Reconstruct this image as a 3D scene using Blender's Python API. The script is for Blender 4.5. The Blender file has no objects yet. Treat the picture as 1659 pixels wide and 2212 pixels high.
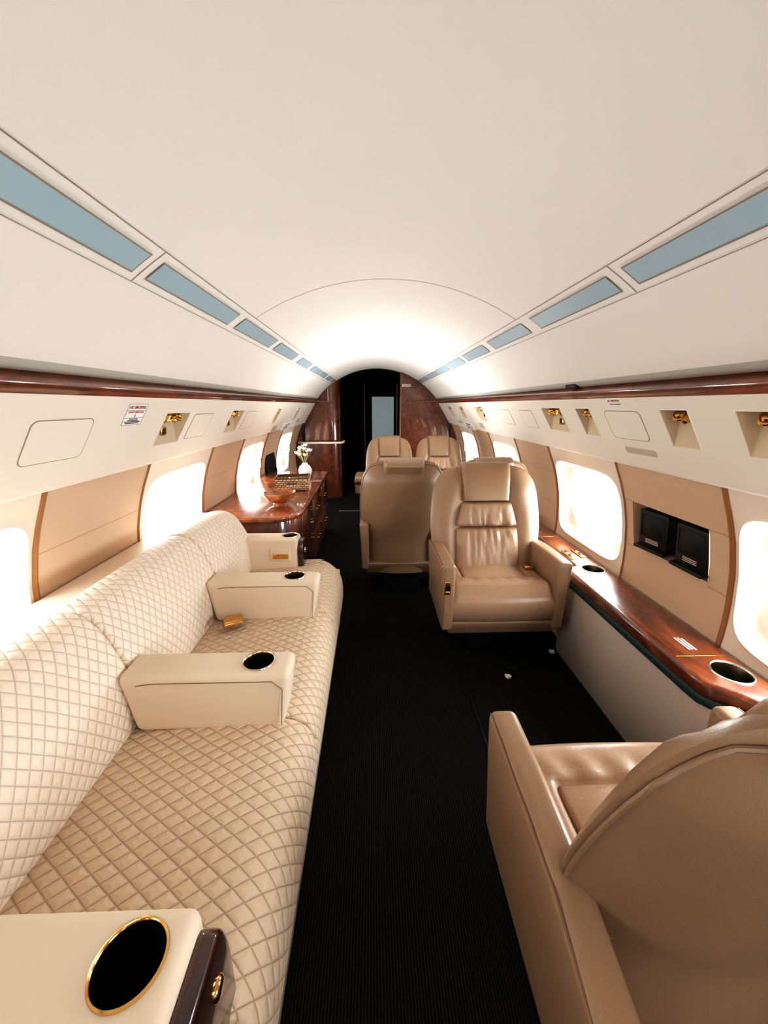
import bpy, bmesh, math, random
from mathutils import Vector, Matrix, noise
random.seed(4)
PI = math.pi
scn = bpy.context.scene
COL = scn.collection

# ------------------------------------------------------------------ helpers
def srgb(r, g, b):
    f = lambda c: (c/255/12.92) if c/255 <= .04045 else ((c/255+.055)/1.055)**2.4
    return (f(r), f(g), f(b), 1.0)

def obj(name, me, mat=None, parent=None):
    o = bpy.data.objects.new(name, me)
    COL.objects.link(o)
    if mat is not None:
        for m in (mat if isinstance(mat, (list, tuple)) else [mat]):
            me.materials.append(m)
    if parent is not None:
        o.parent = parent
    return o

def tag(o, label=None, cat=None, group=None, kind=None):
    if label: o['label'] = label
    if cat: o['category'] = cat
    if group: o['group'] = group
    if kind: o['kind'] = kind
    return o

def thing(name, label, cat, loc=(0, 0, 0), rotz=0, group=None):
    o = bpy.data.objects.new(name, None)
    COL.objects.link(o)
    o.empty_display_size = .05
    o.location = loc
    o.rotation_euler = (0, 0, rotz)
    return tag(o, label, cat, group)

def smooth(me, angle=None):
    for p in me.polygons: p.use_smooth = True
    if angle:
        bm = bmesh.new(); bm.from_mesh(me)
        for e in bm.edges:
            if len(e.link_faces) == 2 and e.calc_face_angle(0) > math.radians(angle):
                e.smooth = False
        bm.to_mesh(me); bm.free()

def pymesh(verts, faces, uvs=None, ang=40, recalc=True):
    me = bpy.data.meshes.new('m')
    me.from_pydata([tuple(v) for v in verts], [], faces)
    if uvs:
        ul = me.uv_layers.new(name='UVMap')
        for l in me.loops:
            ul.data[l.index].uv = uvs[l.vertex_index]
    if recalc:
        bm = bmesh.new(); bm.from_mesh(me)
        bmesh.ops.recalc_face_normals(bm, faces=bm.faces)
        bm.to_mesh(me); bm.free()
    smooth(me, ang)
    me.update()
    return me

def loft(loops, closed=True, cap=True, uvs=None, ang=40):
    n = len(loops[0]); V = []; F = []
    for l in loops: V += [tuple(p) for p in l]
    for i in range(len(loops)-1):
        for j in range(n if closed else n-1):
            k = (j+1) % n
            F.append((i*n+j, i*n+k, (i+1)*n+k, (i+1)*n+j))
    if cap and closed:
        F.append(tuple(range(n))[::-1]); b = (len(loops)-1)*n
        F.append(tuple(range(b, b+n)))
    return pymesh(V, F, uvs, ang)

def bm_mesh(bm, ang=40):
    me = bpy.data.meshes.new('m'); bm.to_mesh(me); bm.free(); smooth(me, ang); return me

def rbox(x0, x1, y0, y1, z0, z1, r=.01, seg=4, fn=None, sub=0, ang=60):
    """box with rounded edges; fn(co)->co reshapes it afterwards"""
    bm = bmesh.new(); bmesh.ops.create_cube(bm, size=1)
    for v in bm.verts:
        v.co = Vector(((x0+x1)/2+v.co.x*(x1-x0), (y0+y1)/2+v.co.y*(y1-y0), (z0+z1)/2+v.co.z*(z1-z0)))
    if r > 0:
        bmesh.ops.bevel(bm, geom=bm.edges[:], offset=r, segments=seg, profile=.5, affect='EDGES')
    if sub:
        bmesh.ops.subdivide_edges(bm, edges=bm.edges[:], cuts=sub, use_grid_fill=True)
    if fn:
        for v in bm.verts: v.co = Vector(fn(v.co.copy()))
    return bm_mesh(bm, ang)

def prism(poly, axis, a, b, r=.0, seg=3, ang=50):
    """extrude a 2-D polygon along axis ('x': poly is (y,z); 'y': (x,z); 'z': (x,y))"""
    def P(u, v, w):
        return {'x': (w, u, v), 'y': (u, w, v), 'z': (u, v, w)}[axis]
    bm = bmesh.new()
    A = [bm.verts.new(P(u, v, a)) for u, v in poly]; B = [bm.verts.new(P(u, v, b)) for u, v in poly]
    n = len(poly)
    bm.faces.new(A[::-1]); bm.faces.new(B)
    for i in range(n):
        bm.faces.new((A[i], A[(i+1) % n], B[(i+1) % n], B[i]))
    bmesh.ops.recalc_face_normals(bm, faces=bm.faces)
    if r > 0:
        sharp = [e for e in bm.edges if e.calc_face_angle(0) > .5]
        bmesh.ops.bevel(bm, geom=sharp, offset=r, segments=seg, profile=.5, affect='EDGES', clamp_overlap=True)
    return bm_mesh(bm, ang)

def lathe(prof, n=32, ctr=(0, 0, 0), ang=45):
    """prof: list of (radius, z); open surface of revolution about z"""
    V = []; F = []
    for r, z in prof:
        for j in range(n):
            a = 2*PI*j/n
            V.append((ctr[0]+r*math.cos(a), ctr[1]+r*math.sin(a), ctr[2]+z))
    for i in range(len(prof)-1):
        for j in range(n):
            k = (j+1) % n
            F.append((i*n+j, i*n+k, (i+1)*n+k, (i+1)*n+j))
    if prof[0][0] > 1e-6: pass
    return pymesh(V, F, None, ang, recalc=False)

def tube(path, r, n=10, closed=False):
    pts = [Vector(p) for p in path]; loops = []
    m = len(pts)
    for i, p in enumerate(pts):
        if closed: t = pts[(i+1) % m]-pts[i-1]
        else: t = pts[min(i+1, m-1)]-pts[max(i-1, 0)]
        t.normalize()
        up = Vector((0, 0, 1)) if abs(t.z) < .9 else Vector((1, 0, 0))
        a = t.cross(up).normalized(); b = t.cross(a).normalized()
        rr = r[i] if isinstance(r, (list, tuple)) else r
        loops.append([p+a*rr*math.cos(2*PI*k/n)+b*rr*math.sin(2*PI*k/n) for k in range(n)])
    if closed: loops.append(loops[0])
    return loft(loops, True, not closed)

def join_mesh(meshes):
    bm = bmesh.new()
    for m in meshes:
        bm.from_mesh(m)
    me = bpy.data.meshes.new('m'); bm.to_mesh(me); bm.free()
    smooth(me, 40)
    return me

def grid(fn, nu, nv, uvfn=None, ang=60):
    """open grid surface fn(u,v) u,v in 0..1"""
    V = []; F = []; U = []
    for i in range(nu+1):
        for j in range(nv+1):
            V.append(fn(i/nu, j/nv)); U.append(uvfn(i/nu, j/nv) if uvfn else (i/nu, j/nv))
    for i in range(nu):
        for j in range(nv):
            a = i*(nv+1)+j
            F.append((a, a+nv+1, a+nv+2, a+1))
    return pymesh(V, F, U, ang)

def cut(o, cutters):
    """boolean-subtract cutter meshes from o and bake"""
    tmp = []
    for cm in cutters:
        c = bpy.data.objects.new('cutter', cm); COL.objects.link(c)
        c.parent = o.parent
        md = o.modifiers.new('b', 'BOOLEAN'); md.object = c; md.operation = 'DIFFERENCE'; md.solver = 'EXACT'
        tmp.append(c)
    bpy.context.view_layer.update()
    dg = bpy.context.evaluated_depsgraph_get()
    me = bpy.data.meshes.new_from_object(o.evaluated_get(dg))
    o.modifiers.clear(); o.data = me
    for c in tmp: bpy.data.objects.remove(c)
    smooth(me, 40)

def cyl(cx, cy, z0, z1, r, n=40):
    return loft([[(cx+r*math.cos(2*PI*k/n), cy+r*math.sin(2*PI*k/n), z) for k in range(n)] for z in (z0, z1)])

def lerp(a, b, t): return a+(b-a)*t
def sstep(a, b, x):
    t = max(0, min(1, (x-a)/(b-a))); return t*t*(3-2*t)

# ------------------------------------------------------------------ materials
def mat(name, col, rough=.5, metal=0, coat=0, spec=.5, bump=0, bscale=200, emis=None, es=0, var=0, vscale=6, sheen=0):
    m = bpy.data.materials.new(name); m.use_nodes = True
    nt = m.node_tree; b = nt.nodes['Principled BSDF']
    b.inputs['Base Color'].default_value = col
    b.inputs['Roughness'].default_value = rough
    b.inputs['Metallic'].default_value = metal
    b.inputs['Specular IOR Level'].default_value = spec
    b.inputs['Coat Weight'].default_value = coat
    b.inputs['Coat Roughness'].default_value = .06
    b.inputs['Sheen Weight'].default_value = sheen
    tc = nt.nodes.new('ShaderNodeTexCoord')
    if var:
        n = nt.nodes.new('ShaderNodeTexNoise'); n.inputs['Scale'].default_value = vscale; n.inputs['Detail'].default_value = 5
        nt.links.new(tc.outputs['Object'], n.inputs['Vector'])
        mx = nt.nodes.new('ShaderNodeMix'); mx.data_type = 'RGBA'
        mx.inputs[6].default_value = tuple(c*(1-var) for c in col[:3])+(1,)
        mx.inputs[7].default_value = tuple(min(1, c*(1+var)) for c in col[:3])+(1,)
        nt.links.new(n.outputs['Fac'], mx.inputs[0]); nt.links.new(mx.outputs[2], b.inputs['Base Color'])
    if bump:
        n = nt.nodes.new('ShaderNodeTexNoise'); n.inputs['Scale'].default_value = bscale; n.inputs['Detail'].default_value = 3
        nt.links.new(tc.outputs['Object'], n.inputs['Vector'])
        bp = nt.nodes.new('ShaderNodeBump'); bp.inputs['Strength'].default_value = bump; bp.inputs['Distance'].default_value = .002
        nt.links.new(n.outputs['Fac'], bp.inputs['Height']); nt.links.new(bp.outputs['Normal'], b.inputs['Normal'])
    if emis:
        b.inputs['Emission Color'].default_value = emis; b.inputs['Emission Strength'].default_value = es
    return m

def wood_mat(name, dark, mid, light, scale=5):
    m = bpy.data.materials.new(name); m.use_nodes = True
    nt = m.node_tree; b = nt.nodes['Principled BSDF']
    tc = nt.nodes.new('ShaderNodeTexCoord')
    mp = nt.nodes.new('ShaderNodeMapping'); mp.inputs['Scale'].default_value = (1, .45, 1)
    nt.links.new(tc.outputs['Object'], mp.inputs['Vector'])
    n = nt.nodes.new('ShaderNodeTexNoise'); n.inputs['Scale'].default_value = scale; n.inputs['Detail'].default_value = 8
    n.inputs['Distortion'].default_value = 1.6; n.inputs['Roughness'].default_value = .62
    nt.links.new(mp.outputs['Vector'], n.inputs['Vector'])
    r = nt.nodes.new('ShaderNodeValToRGB')
    r.color_ramp.elements[0].position = .32; r.color_ramp.elements[0].color = dark
    r.color_ramp.elements[1].position = .72; r.color_ramp.elements[1].color = light
    e = r.color_ramp.elements.new(.52); e.color = mid
    nt.links.new(n.outputs['Fac'], r.inputs['Fac']); nt.links.new(r.outputs['Color'], b.inputs['Base Color'])
    b.inputs['Roughness'].default_value = .3
    b.inputs['Coat Weight'].default_value = 1; b.inputs['Coat Roughness'].default_value = .04
    return m

def quilt_mat(name, col, stitch, su, sv, strength=.9):
    """diamond quilting from the UV (metres along the sofa, metres around the cushion)"""
    m = bpy.data.materials.new(name); m.use_nodes = True
    nt = m.node_tree; b = nt.nodes['Principled BSDF']; L = nt.links
    b.inputs['Roughness'].default_value = .62; b.inputs['Sheen Weight'].default_value = .15
    uv = nt.nodes.new('ShaderNodeUVMap'); sx = nt.nodes.new('ShaderNodeSeparateXYZ'); L.new(uv.outputs['UV'], sx.inputs[0])
    def M(op, a, c=None):
        n = nt.nodes.new('ShaderNodeMath'); n.operation = op
        for i, s in enumerate((a, c)):
            if s is None: continue
            if isinstance(s, (int, float)): n.inputs[i].default_value = s
            else: L.new(s, n.inputs[i])
        return n.outputs[0]
    ns = nt.nodes.new('ShaderNodeTexNoise'); ns.inputs['Scale'].default_value = 7
    L.new(uv.outputs['UV'], ns.inputs['Vector'])
    wob = M('MULTIPLY', M('SUBTRACT', ns.outputs['Fac'], .5), .16)
    u = M('ADD', M('MULTIPLY', sx.outputs[0], 1/su), wob); v = M('MULTIPLY', sx.outputs[1], 1/sv)
    def tri(w):   # 0 on a stitch line, 1 in the middle
        f = M('FRACT', w)
        return M('SUBTRACT', 1.0, M('ABSOLUTE', M('SUBTRACT', M('MULTIPLY', f, 2.0), 1.0)))
    a = tri(M('ADD', u, v)); c = tri(M('SUBTRACT', u, v))
    d = M('MINIMUM', a, c)
    puff = M('POWER', M('MINIMUM', M('MULTIPLY', d, 1.6), 1.0), .55)
    bp = nt.nodes.new('ShaderNodeBump'); bp.inputs['Strength'].default_value = strength; bp.inputs['Distance'].default_value = .0045
    L.new(puff, bp.inputs['Height']); L.new(bp.outputs['Normal'], b.inputs['Normal'])
    rp = nt.nodes.new('ShaderNodeValToRGB')
    rp.color_ramp.elements[0].position = .0; rp.color_ramp.elements[0].color = stitch
    rp.color_ramp.elements[1].position = .2; rp.color_ramp.elements[1].color = col
    L.new(d, rp.inputs['Fac']); L.new(rp.outputs['Color'], b.inputs['Base Color'])
    return m

def carpet_mat():
    m = bpy.data.materials.new('carpet'); m.use_nodes = True
    nt = m.node_tree; b = nt.nodes['Principled BSDF']; L = nt.links
    tc = nt.nodes.new('ShaderNodeTexCoord')
    w = nt.nodes.new('ShaderNodeTexWave'); w.inputs['Scale'].default_value = 42; w.inputs['Distortion'].default_value = 1.0
    w.inputs['Detail'].default_value = 2; w.bands_direction = 'X'
    L.new(tc.outputs['Object'], w.inputs['Vector'])
    n = nt.nodes.new('ShaderNodeTexNoise'); n.inputs['Scale'].default_value = 350
    L.new(tc.outputs['Object'], n.inputs['Vector'])
    mx = nt.nodes.new('ShaderNodeMath'); mx.operation = 'ADD'; L.new(w.outputs['Fac'], mx.inputs[0]); L.new(n.outputs['Fac'], mx.inputs[1])
    r = nt.nodes.new('ShaderNodeValToRGB')
    r.color_ramp.elements[0].position = .5; r.color_ramp.elements[0].color = (.004, .0037, .0035, 1)
    r.color_ramp.elements[1].position = 1.0; r.color_ramp.elements[1].color = (.020, .0185, .017, 1)
    mul = nt.nodes.new('ShaderNodeMath'); mul.operation = 'MULTIPLY'; mul.inputs[1].default_value = .6; L.new(mx.outputs[0], mul.inputs[0])
    L.new(mul.outputs[0], r.inputs['Fac']); L.new(r.outputs['Color'], b.inputs['Base Color'])
    b.inputs['Roughness'].default_value = 1; b.inputs['Specular IOR Level'].default_value = .05
    bp = nt.nodes.new('ShaderNodeBump'); bp.inputs['Strength'].default_value = .5; bp.inputs['Distance'].default_value = .003
    L.new(mx.outputs[0], bp.inputs['Height']); L.new(bp.outputs['Normal'], b.inputs['Normal'])
    return m

def glass_mat():
    m = bpy.data.materials.new('pane_glass'); m.use_nodes = True
    nt = m.node_tree; nt.nodes.remove(nt.nodes['Principled BSDF']); L = nt.links
    out = nt.nodes['Material Output']
    t = nt.nodes.new('ShaderNodeBsdfTransparent'); t.inputs[0].default_value = (.93, .97, 1, 1)
    g = nt.nodes.new('ShaderNodeBsdfGlossy'); g.inputs['Roughness'].default_value = .03
    mx = nt.nodes.new('ShaderNodeMixShader'); mx.inputs[0].default_value = .05; L.new(t.outputs[0], mx.inputs[1]); L.new(g.outputs[0], mx.inputs[2])
    L.new(mx.outputs[0], out.inputs[0])
    return m

def weave_mat():
    m = bpy.data.materials.new('seagrass_weave'); m.use_nodes = True
    nt = m.node_tree; b = nt.nodes['Principled BSDF']; L = nt.links
    b.inputs['Roughness'].default_value = .75
    uv = nt.nodes.new('ShaderNodeUVMap')
    br = nt.nodes.new('ShaderNodeTexBrick'); br.inputs['Scale'].default_value = 27
    br.inputs['Color1'].default_value = srgb(240, 216, 178); br.inputs['Color2'].default_value = srgb(212, 176, 130); br.inputs['Mortar'].default_value = srgb(104, 70, 44)
    br.inputs['Mortar Size'].default_value = .07; br.inputs['Brick Width'].default_value = .75; br.inputs['Row Height'].default_value = .42
    L.new(uv.outputs['UV'], br.inputs['Vector']); L.new(br.outputs['Color'], b.inputs['Base Color'])
    bp = nt.nodes.new('ShaderNodeBump'); bp.inputs['Strength'].default_value = 1; bp.inputs['Distance'].default_value = .006; bp.invert = True
    L.new(br.outputs['Fac'], bp.inputs['Height']); L.new(bp.outputs['Normal'], b.inputs['Normal'])
    return m

M_ceil = mat('headliner_fabric', srgb(219, 213, 205), .85, spec=.2, bump=.12, bscale=500, var=.025, vscale=2.2)
M_psu = mat('overhead_panel', srgb(221, 212, 199), .7, spec=.25, bump=.08, bscale=500)
M_cream = mat('window_plastic', srgb(226, 211, 194), .5, spec=.4)
M_tan = mat('sidewall_leather', srgb(200, 171, 145), .6, spec=.35, bump=.15, bscale=350)
M_seam = mat('seam_line', srgb(138, 122, 106), .9)  # brown-grey of the ceiling seams and light panel borders
M_seamL = mat('headliner_seam', srgb(150, 138, 124), .9)
M_tanseam = mat('panel_stitch_seam', srgb(158, 126, 96), .8)
M_niche = mat('niche_plastic', srgb(196, 176, 148), .6, spec=.3)
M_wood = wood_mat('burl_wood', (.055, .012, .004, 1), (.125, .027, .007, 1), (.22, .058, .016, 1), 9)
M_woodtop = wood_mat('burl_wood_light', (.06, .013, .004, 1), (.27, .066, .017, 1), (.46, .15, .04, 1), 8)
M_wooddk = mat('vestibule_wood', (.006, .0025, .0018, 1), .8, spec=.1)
M_cap = wood_mat('burl_wood_cap', (.015, .004, .002, 1), (.045, .01, .004, 1), (.1, .024, .008, 1), 9)
M_ledge = wood_mat('burl_wood_ledge', (.035, .008, .003, 1), (.15, .034, .01, 1), (.34, .10, .027, 1), 7)
M_trimwood = mat('bronze_wood_edge', srgb(150, 104, 62), .4, coat=.3)
M_leather = mat('tan_leather', srgb(152, 123, 96), .36, spec=.5, bump=.22, bscale=260, var=.05, vscale=4)
M_leatherdk = mat('tan_leather_shell', srgb(142, 114, 88), .38, spec=.5, bump=.22, bscale=260, var=.05, vscale=4)
M_pad = mat('soft_leather', srgb(166, 136, 110), .36, spec=.5, bump=.3, bscale=120, var=.06, vscale=6)
M_stitch = mat('leather_stitch', srgb(122, 94, 70), .6)
M_cloth = mat('cream_upholstery', srgb(222, 203, 180), .6, spec=.3, bump=.1, bscale=400, sheen=.1)
M_qseat = quilt_mat('quilted_seat', srgb(217, 193, 166), srgb(194, 168, 140), .037, .058)
M_qback = quilt_mat('quilted_back', srgb(228, 211, 191), srgb(210, 191, 170), .0345, .047, .8)
M_carpet = carpet_mat()
M_gold = mat('polished_gold', (.83, .50, .18, 1), .16, 1)
M_steel = mat('satin_steel', (.75, .72, .68, 1), .28, 1)
M_ring = mat('bronze_ring', (.78, .58, .4, 1), .2, 1)
M_dark = mat('cup_well', (.0015, .001, .001, 1), .9, spec=.05)
M_bronze = mat('bronze_well', (.10, .075, .045, 1), .3, 1)
M_black = mat('black_plastic', (.006, .005, .005, 1), .42, spec=.3)
M_screen = mat('dark_screen', (.008, .009, .008, 1), .5, spec=.2)
M_blue = mat('blue_diffuser', srgb(156, 178, 187), .3, spec=.5, var=.04, vscale=5)
M_green = mat('dark_green_trim', srgb(36, 56, 56), .5)
M_grey = mat('grey_wall_panel', srgb(178, 166, 155), .6, spec=.3, bump=.1, bscale=300)
M_lip = mat('grey_wash_strip', srgb(168, 165, 156), .5)
M_white = mat('white_ceramic', srgb(240, 238, 232), .35)
M_petal = mat('white_petal', srgb(240, 240, 228), .6)
M_stem = mat('pale_stem', srgb(150, 148, 110), .7)
M_paper = mat('placard_white', srgb(238, 234, 230), .4)
M_red = mat('placard_red', srgb(150, 40, 40), .6)
M_exit = mat('exit_maroon', srgb(96, 28, 48), .6)
M_ink = mat('placard_ink', srgb(60, 60, 66), .6)
M_slot = mat('slot_cover', srgb(182, 168, 154), .6)
M_valance = mat('sofa_valance', srgb(186, 176, 160), .4, metal=.3)
M_ped = mat('seat_pedestal', (.003, .003, .003, 1), .8, spec=.1)
M_bowl = wood_mat('bowl_wood', (.2, .06, .018, 1), (.42, .15, .05, 1), (.58, .25, .1, 1), 14)
M_weave = weave_mat()
M_mirror = mat('glowing_door_panel', srgb(158, 172, 177), .35, emis=srgb(158, 172, 177), es=.32)  # added faint emission brightens the door panel in place of falling light
M_glass = glass_mat()
M_haze = mat('window_ring', srgb(190, 222, 232), .4)

# ------------------------------------------------------------------ cabin shell
Y0, Y1 = -2.6, 5.5
PROF = [(1.02, 1.10), (1.03, 1.065), (1.045, 1.03), (1.08, .95), (1.11, .865), (1.135, .76), (1.147, .664), (1.152, .58), (1.15, .49), (1.12, .3), (1.06, .12), (1.0, 0.0)]
def xw(z):
    P = PROF
    if z >= P[0][1]: return P[0][0]
    for (x0, z0), (x1, z1) in zip(P, P[1:]):
        if z1 <= z <= z0: return lerp(x0, x1, (z0-z)/(z0-z1))
    return P[-1][0]
CR, CZ = 1.0277, .75
def ceil_z(x): return CZ+math.sqrt(max(0, CR*CR-x*x))
def ceil_pt(x, y, off=0):   # off>0 towards the cabin
    z = ceil_z(x); n = Vector((x, 0, z-CZ)).normalized()
    return Vector((x, y, z))-n*off

me = pymesh([(-1.1, Y0, 0), (1.1, Y0, 0), (1.1, 7.3, 0), (-1.1, 7.3, 0)], [(0, 1, 2, 3)])
floor = obj('floor', me, M_carpet); tag(floor, 'black ribbed cabin carpet running down the aisle', 'floor', kind='structure')

a0 = math.asin(.80/CR)
me = grid(lambda u, v: (CR*math.sin(lerp(-a0, a0, v)), lerp(Y0, Y1+.05, u), CZ+CR*math.cos(lerp(-a0, a0, v))), 12, 56)
ceiling = obj('ceiling', me, M_ceil); tag(ceiling, 'cream arched headliner over the whole cabin', 'ceiling', kind='structure')
def ceil_strip(xa, xb, ya, yb, off, nx=1, ny=1):
    return grid(lambda u, v: ceil_pt(lerp(xa, xb, v), lerp(ya, yb, u), off), ny, nx)
seams = [ceil_strip(s*.524-.0011, s*.524+.0011, Y0, Y1, .0012) for s in (-1, 1)]
for y in (1.70, -.4): seams.append(ceil_strip(-.524, .524, y-.0013, y+.0013, .0012, 40))
obj('seam', join_mesh(seams), M_seam, ceiling)
seams = [ceil_strip(s*.613-.001, s*.613+.001, Y0, Y1, .0012) for s in (-1, 1)]
for s, ys in ((-1, (1.01, 2.82, 4.05)), (1, (1.07, 2.83, 4.02))):
    for y in ys: seams.append(ceil_strip(s*.524, s*.613, y-.0015, y+.0015, .0012, 4))
obj('panel_joint', join_mesh(seams), M_seamL, ceiling)

# ceiling light panels
LY = {-1: [(-.12, .40), (.45, .98), (1.04, 1.565), (1.64, 2.155), (2.235, 2.745), (2.9, 3.36), (3.5, 4.02), (4.08, 4.5), (4.62, 5.08), (5.18, 5.44)],
      1: [(-.07, .45), (.5, 1.035), (1.107, 1.6), (1.7, 2.18), (2.28, 2.775), (2.86, 3.37), (3.42, 4.0), (4.04, 4.6), (4.68, 5.08), (5.15, 5.44)]}
ordn = ['', 'nearest full', 'second', 'third', 'fourth', 'fifth', 'sixth', 'seventh', 'eighth', 'ninth and farthest']
for s in (-1, 1):
    side = 'left' if s < 0 else 'right'
    for i, (ya, yb) in enumerate(LY[s]):
        if i == 0: continue
        t = thing('ceiling_light', '%s blue-grey light panel along the %s side of the ceiling' % (ordn[i], side), 'ceiling light',
                  ceil_pt(s*.57, (ya+yb)/2), 0, 'blue-grey ceiling light panels, %s row' % side)
        o = Vector(t.location)
        def patch(xa, xb, ya, yb, off, o=o, s=s):
            return grid(lambda u, v: ceil_pt(s*lerp(xa, xb, v), lerp(ya, yb, u), off)-o, 1, 3)
        fr = join_mesh([patch(.5435, .5465, ya-.003, yb+.003, .003), patch(.5935, .5965, ya-.003, yb+.003, .003),
                        patch(.5435, .5965, ya-.004, ya, .003), patch(.5435, .5965, yb, yb+.004, .003)])
        obj('frame', fr, M_seam, t)
        obj('diffuser', patch(.546, .594, ya, yb, .0025), M_blue, t)

# rails, wash strips and overhead panels
PA, PB = Vector((.84, 0, 1.325)), Vector((1.0, 0, 1.065))
def psu(s, y, t, off=0):
    d = PB-PA; n = Vector((d.z, 0, -d.x)).normalized()     # towards cabin (x negative, z negative)
    p = PA+d*t+n*off
    return Vector((s*p.x, y, p.z))
NICHE = {-1: [(1.60, 1.80, 2), (2.35, 2.56, 2), (3.47, 3.60, 1), (4.40, 4.53, 1)],
         1: [(.86, .99, 1), (1.145, 1.26, 1), (1.68, 1.795, 1), (1.95, 2.165, 2), (3.38, 3.62, 2), (4.12, 4.29, 1), (4.74, 4.93, 1)]}
TN = {-1: (.215, .715), 1: (.15, .605)}
for s in (-1, 1):
    side = 'left' if s < 0 else 'right'
    # wash strip between headliner and rail
    path = [(.80, ceil_z(.80)), (.806, 1.384), (.826, 1.374), (.838, 1.376)]
    me = grid(lambda u, v: (s*path[round(v*3)][0], lerp(Y0, Y1, u), path[round(v*3)][1]), 1, 3)
    o = obj('trim_%d' % (1 if s < 0 else 2), me, M_lip); tag(o, 'grey wash strip above the wood rail on the %s' % side, 'trim', kind='structure')
    if s > 0:
        q = obj('strip_gap', rbox(.804, .832, 1.70, 1.79, 1.372, 1.389, .002, 1), M_black, o); q['kind'] = 'structure'
    arc = [(.838, 1.377)]+[(.838-.016*math.sin(PI*k/8)**.8, lerp(1.374, 1.328, k/8)) for k in range(9)]+[(.84, 1.325)]
    n = len(arc)-1
    me = grid(lambda u, v: (s*arc[round(v*n)][0], lerp(Y0, Y1, u), arc[round(v*n)][1]), 1, n)
    o = obj('trim_%d' % (3 if s < 0 else 4), me, M_wood); tag(o, 'glossy burl wood rail along the %s side' % side, 'trim', kind='structure')
    # overhead panel with niches left open
    t0, t1 = TN[s]
    ys = [Y0]+[y for a in NICHE[s] for y in a[:2]]+[Y1]
    V = []; F = []
    def quad(p):
        b = len(V); V.extend(p); F.append((b, b+1, b+2, b+3))
    for ta, tb in ((0, t0), (t0, t1), (t1, 1)):
        for i in range(len(ys)-1):
            if ta == t0 and i % 2 == 1: continue
            quad([psu(s, ys[i], ta), psu(s, ys[i+1], ta), psu(s, ys[i+1], tb), psu(s, ys[i], tb)])
    # rolled lower edge returning to the sidewall
    edge = [(1.0, 1.065), (1.006, 1.058), (1.014, 1.056), (1.045, 1.064)]
    for a, b in zip(edge, edge[1:]):
        quad([Vector((s*a[0], Y0, a[1])), Vector((s*a[0], Y1, a[1])), Vector((s*b[0], Y1, b[1])), Vector((s*b[0], Y0, b[1]))])
    o = obj('wall_%s_overhead' % side, pymesh(V, F, ang=30), M_psu); tag(o, 'cream overhead service panel on the %s' % side, 'wall', kind='structure')

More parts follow.
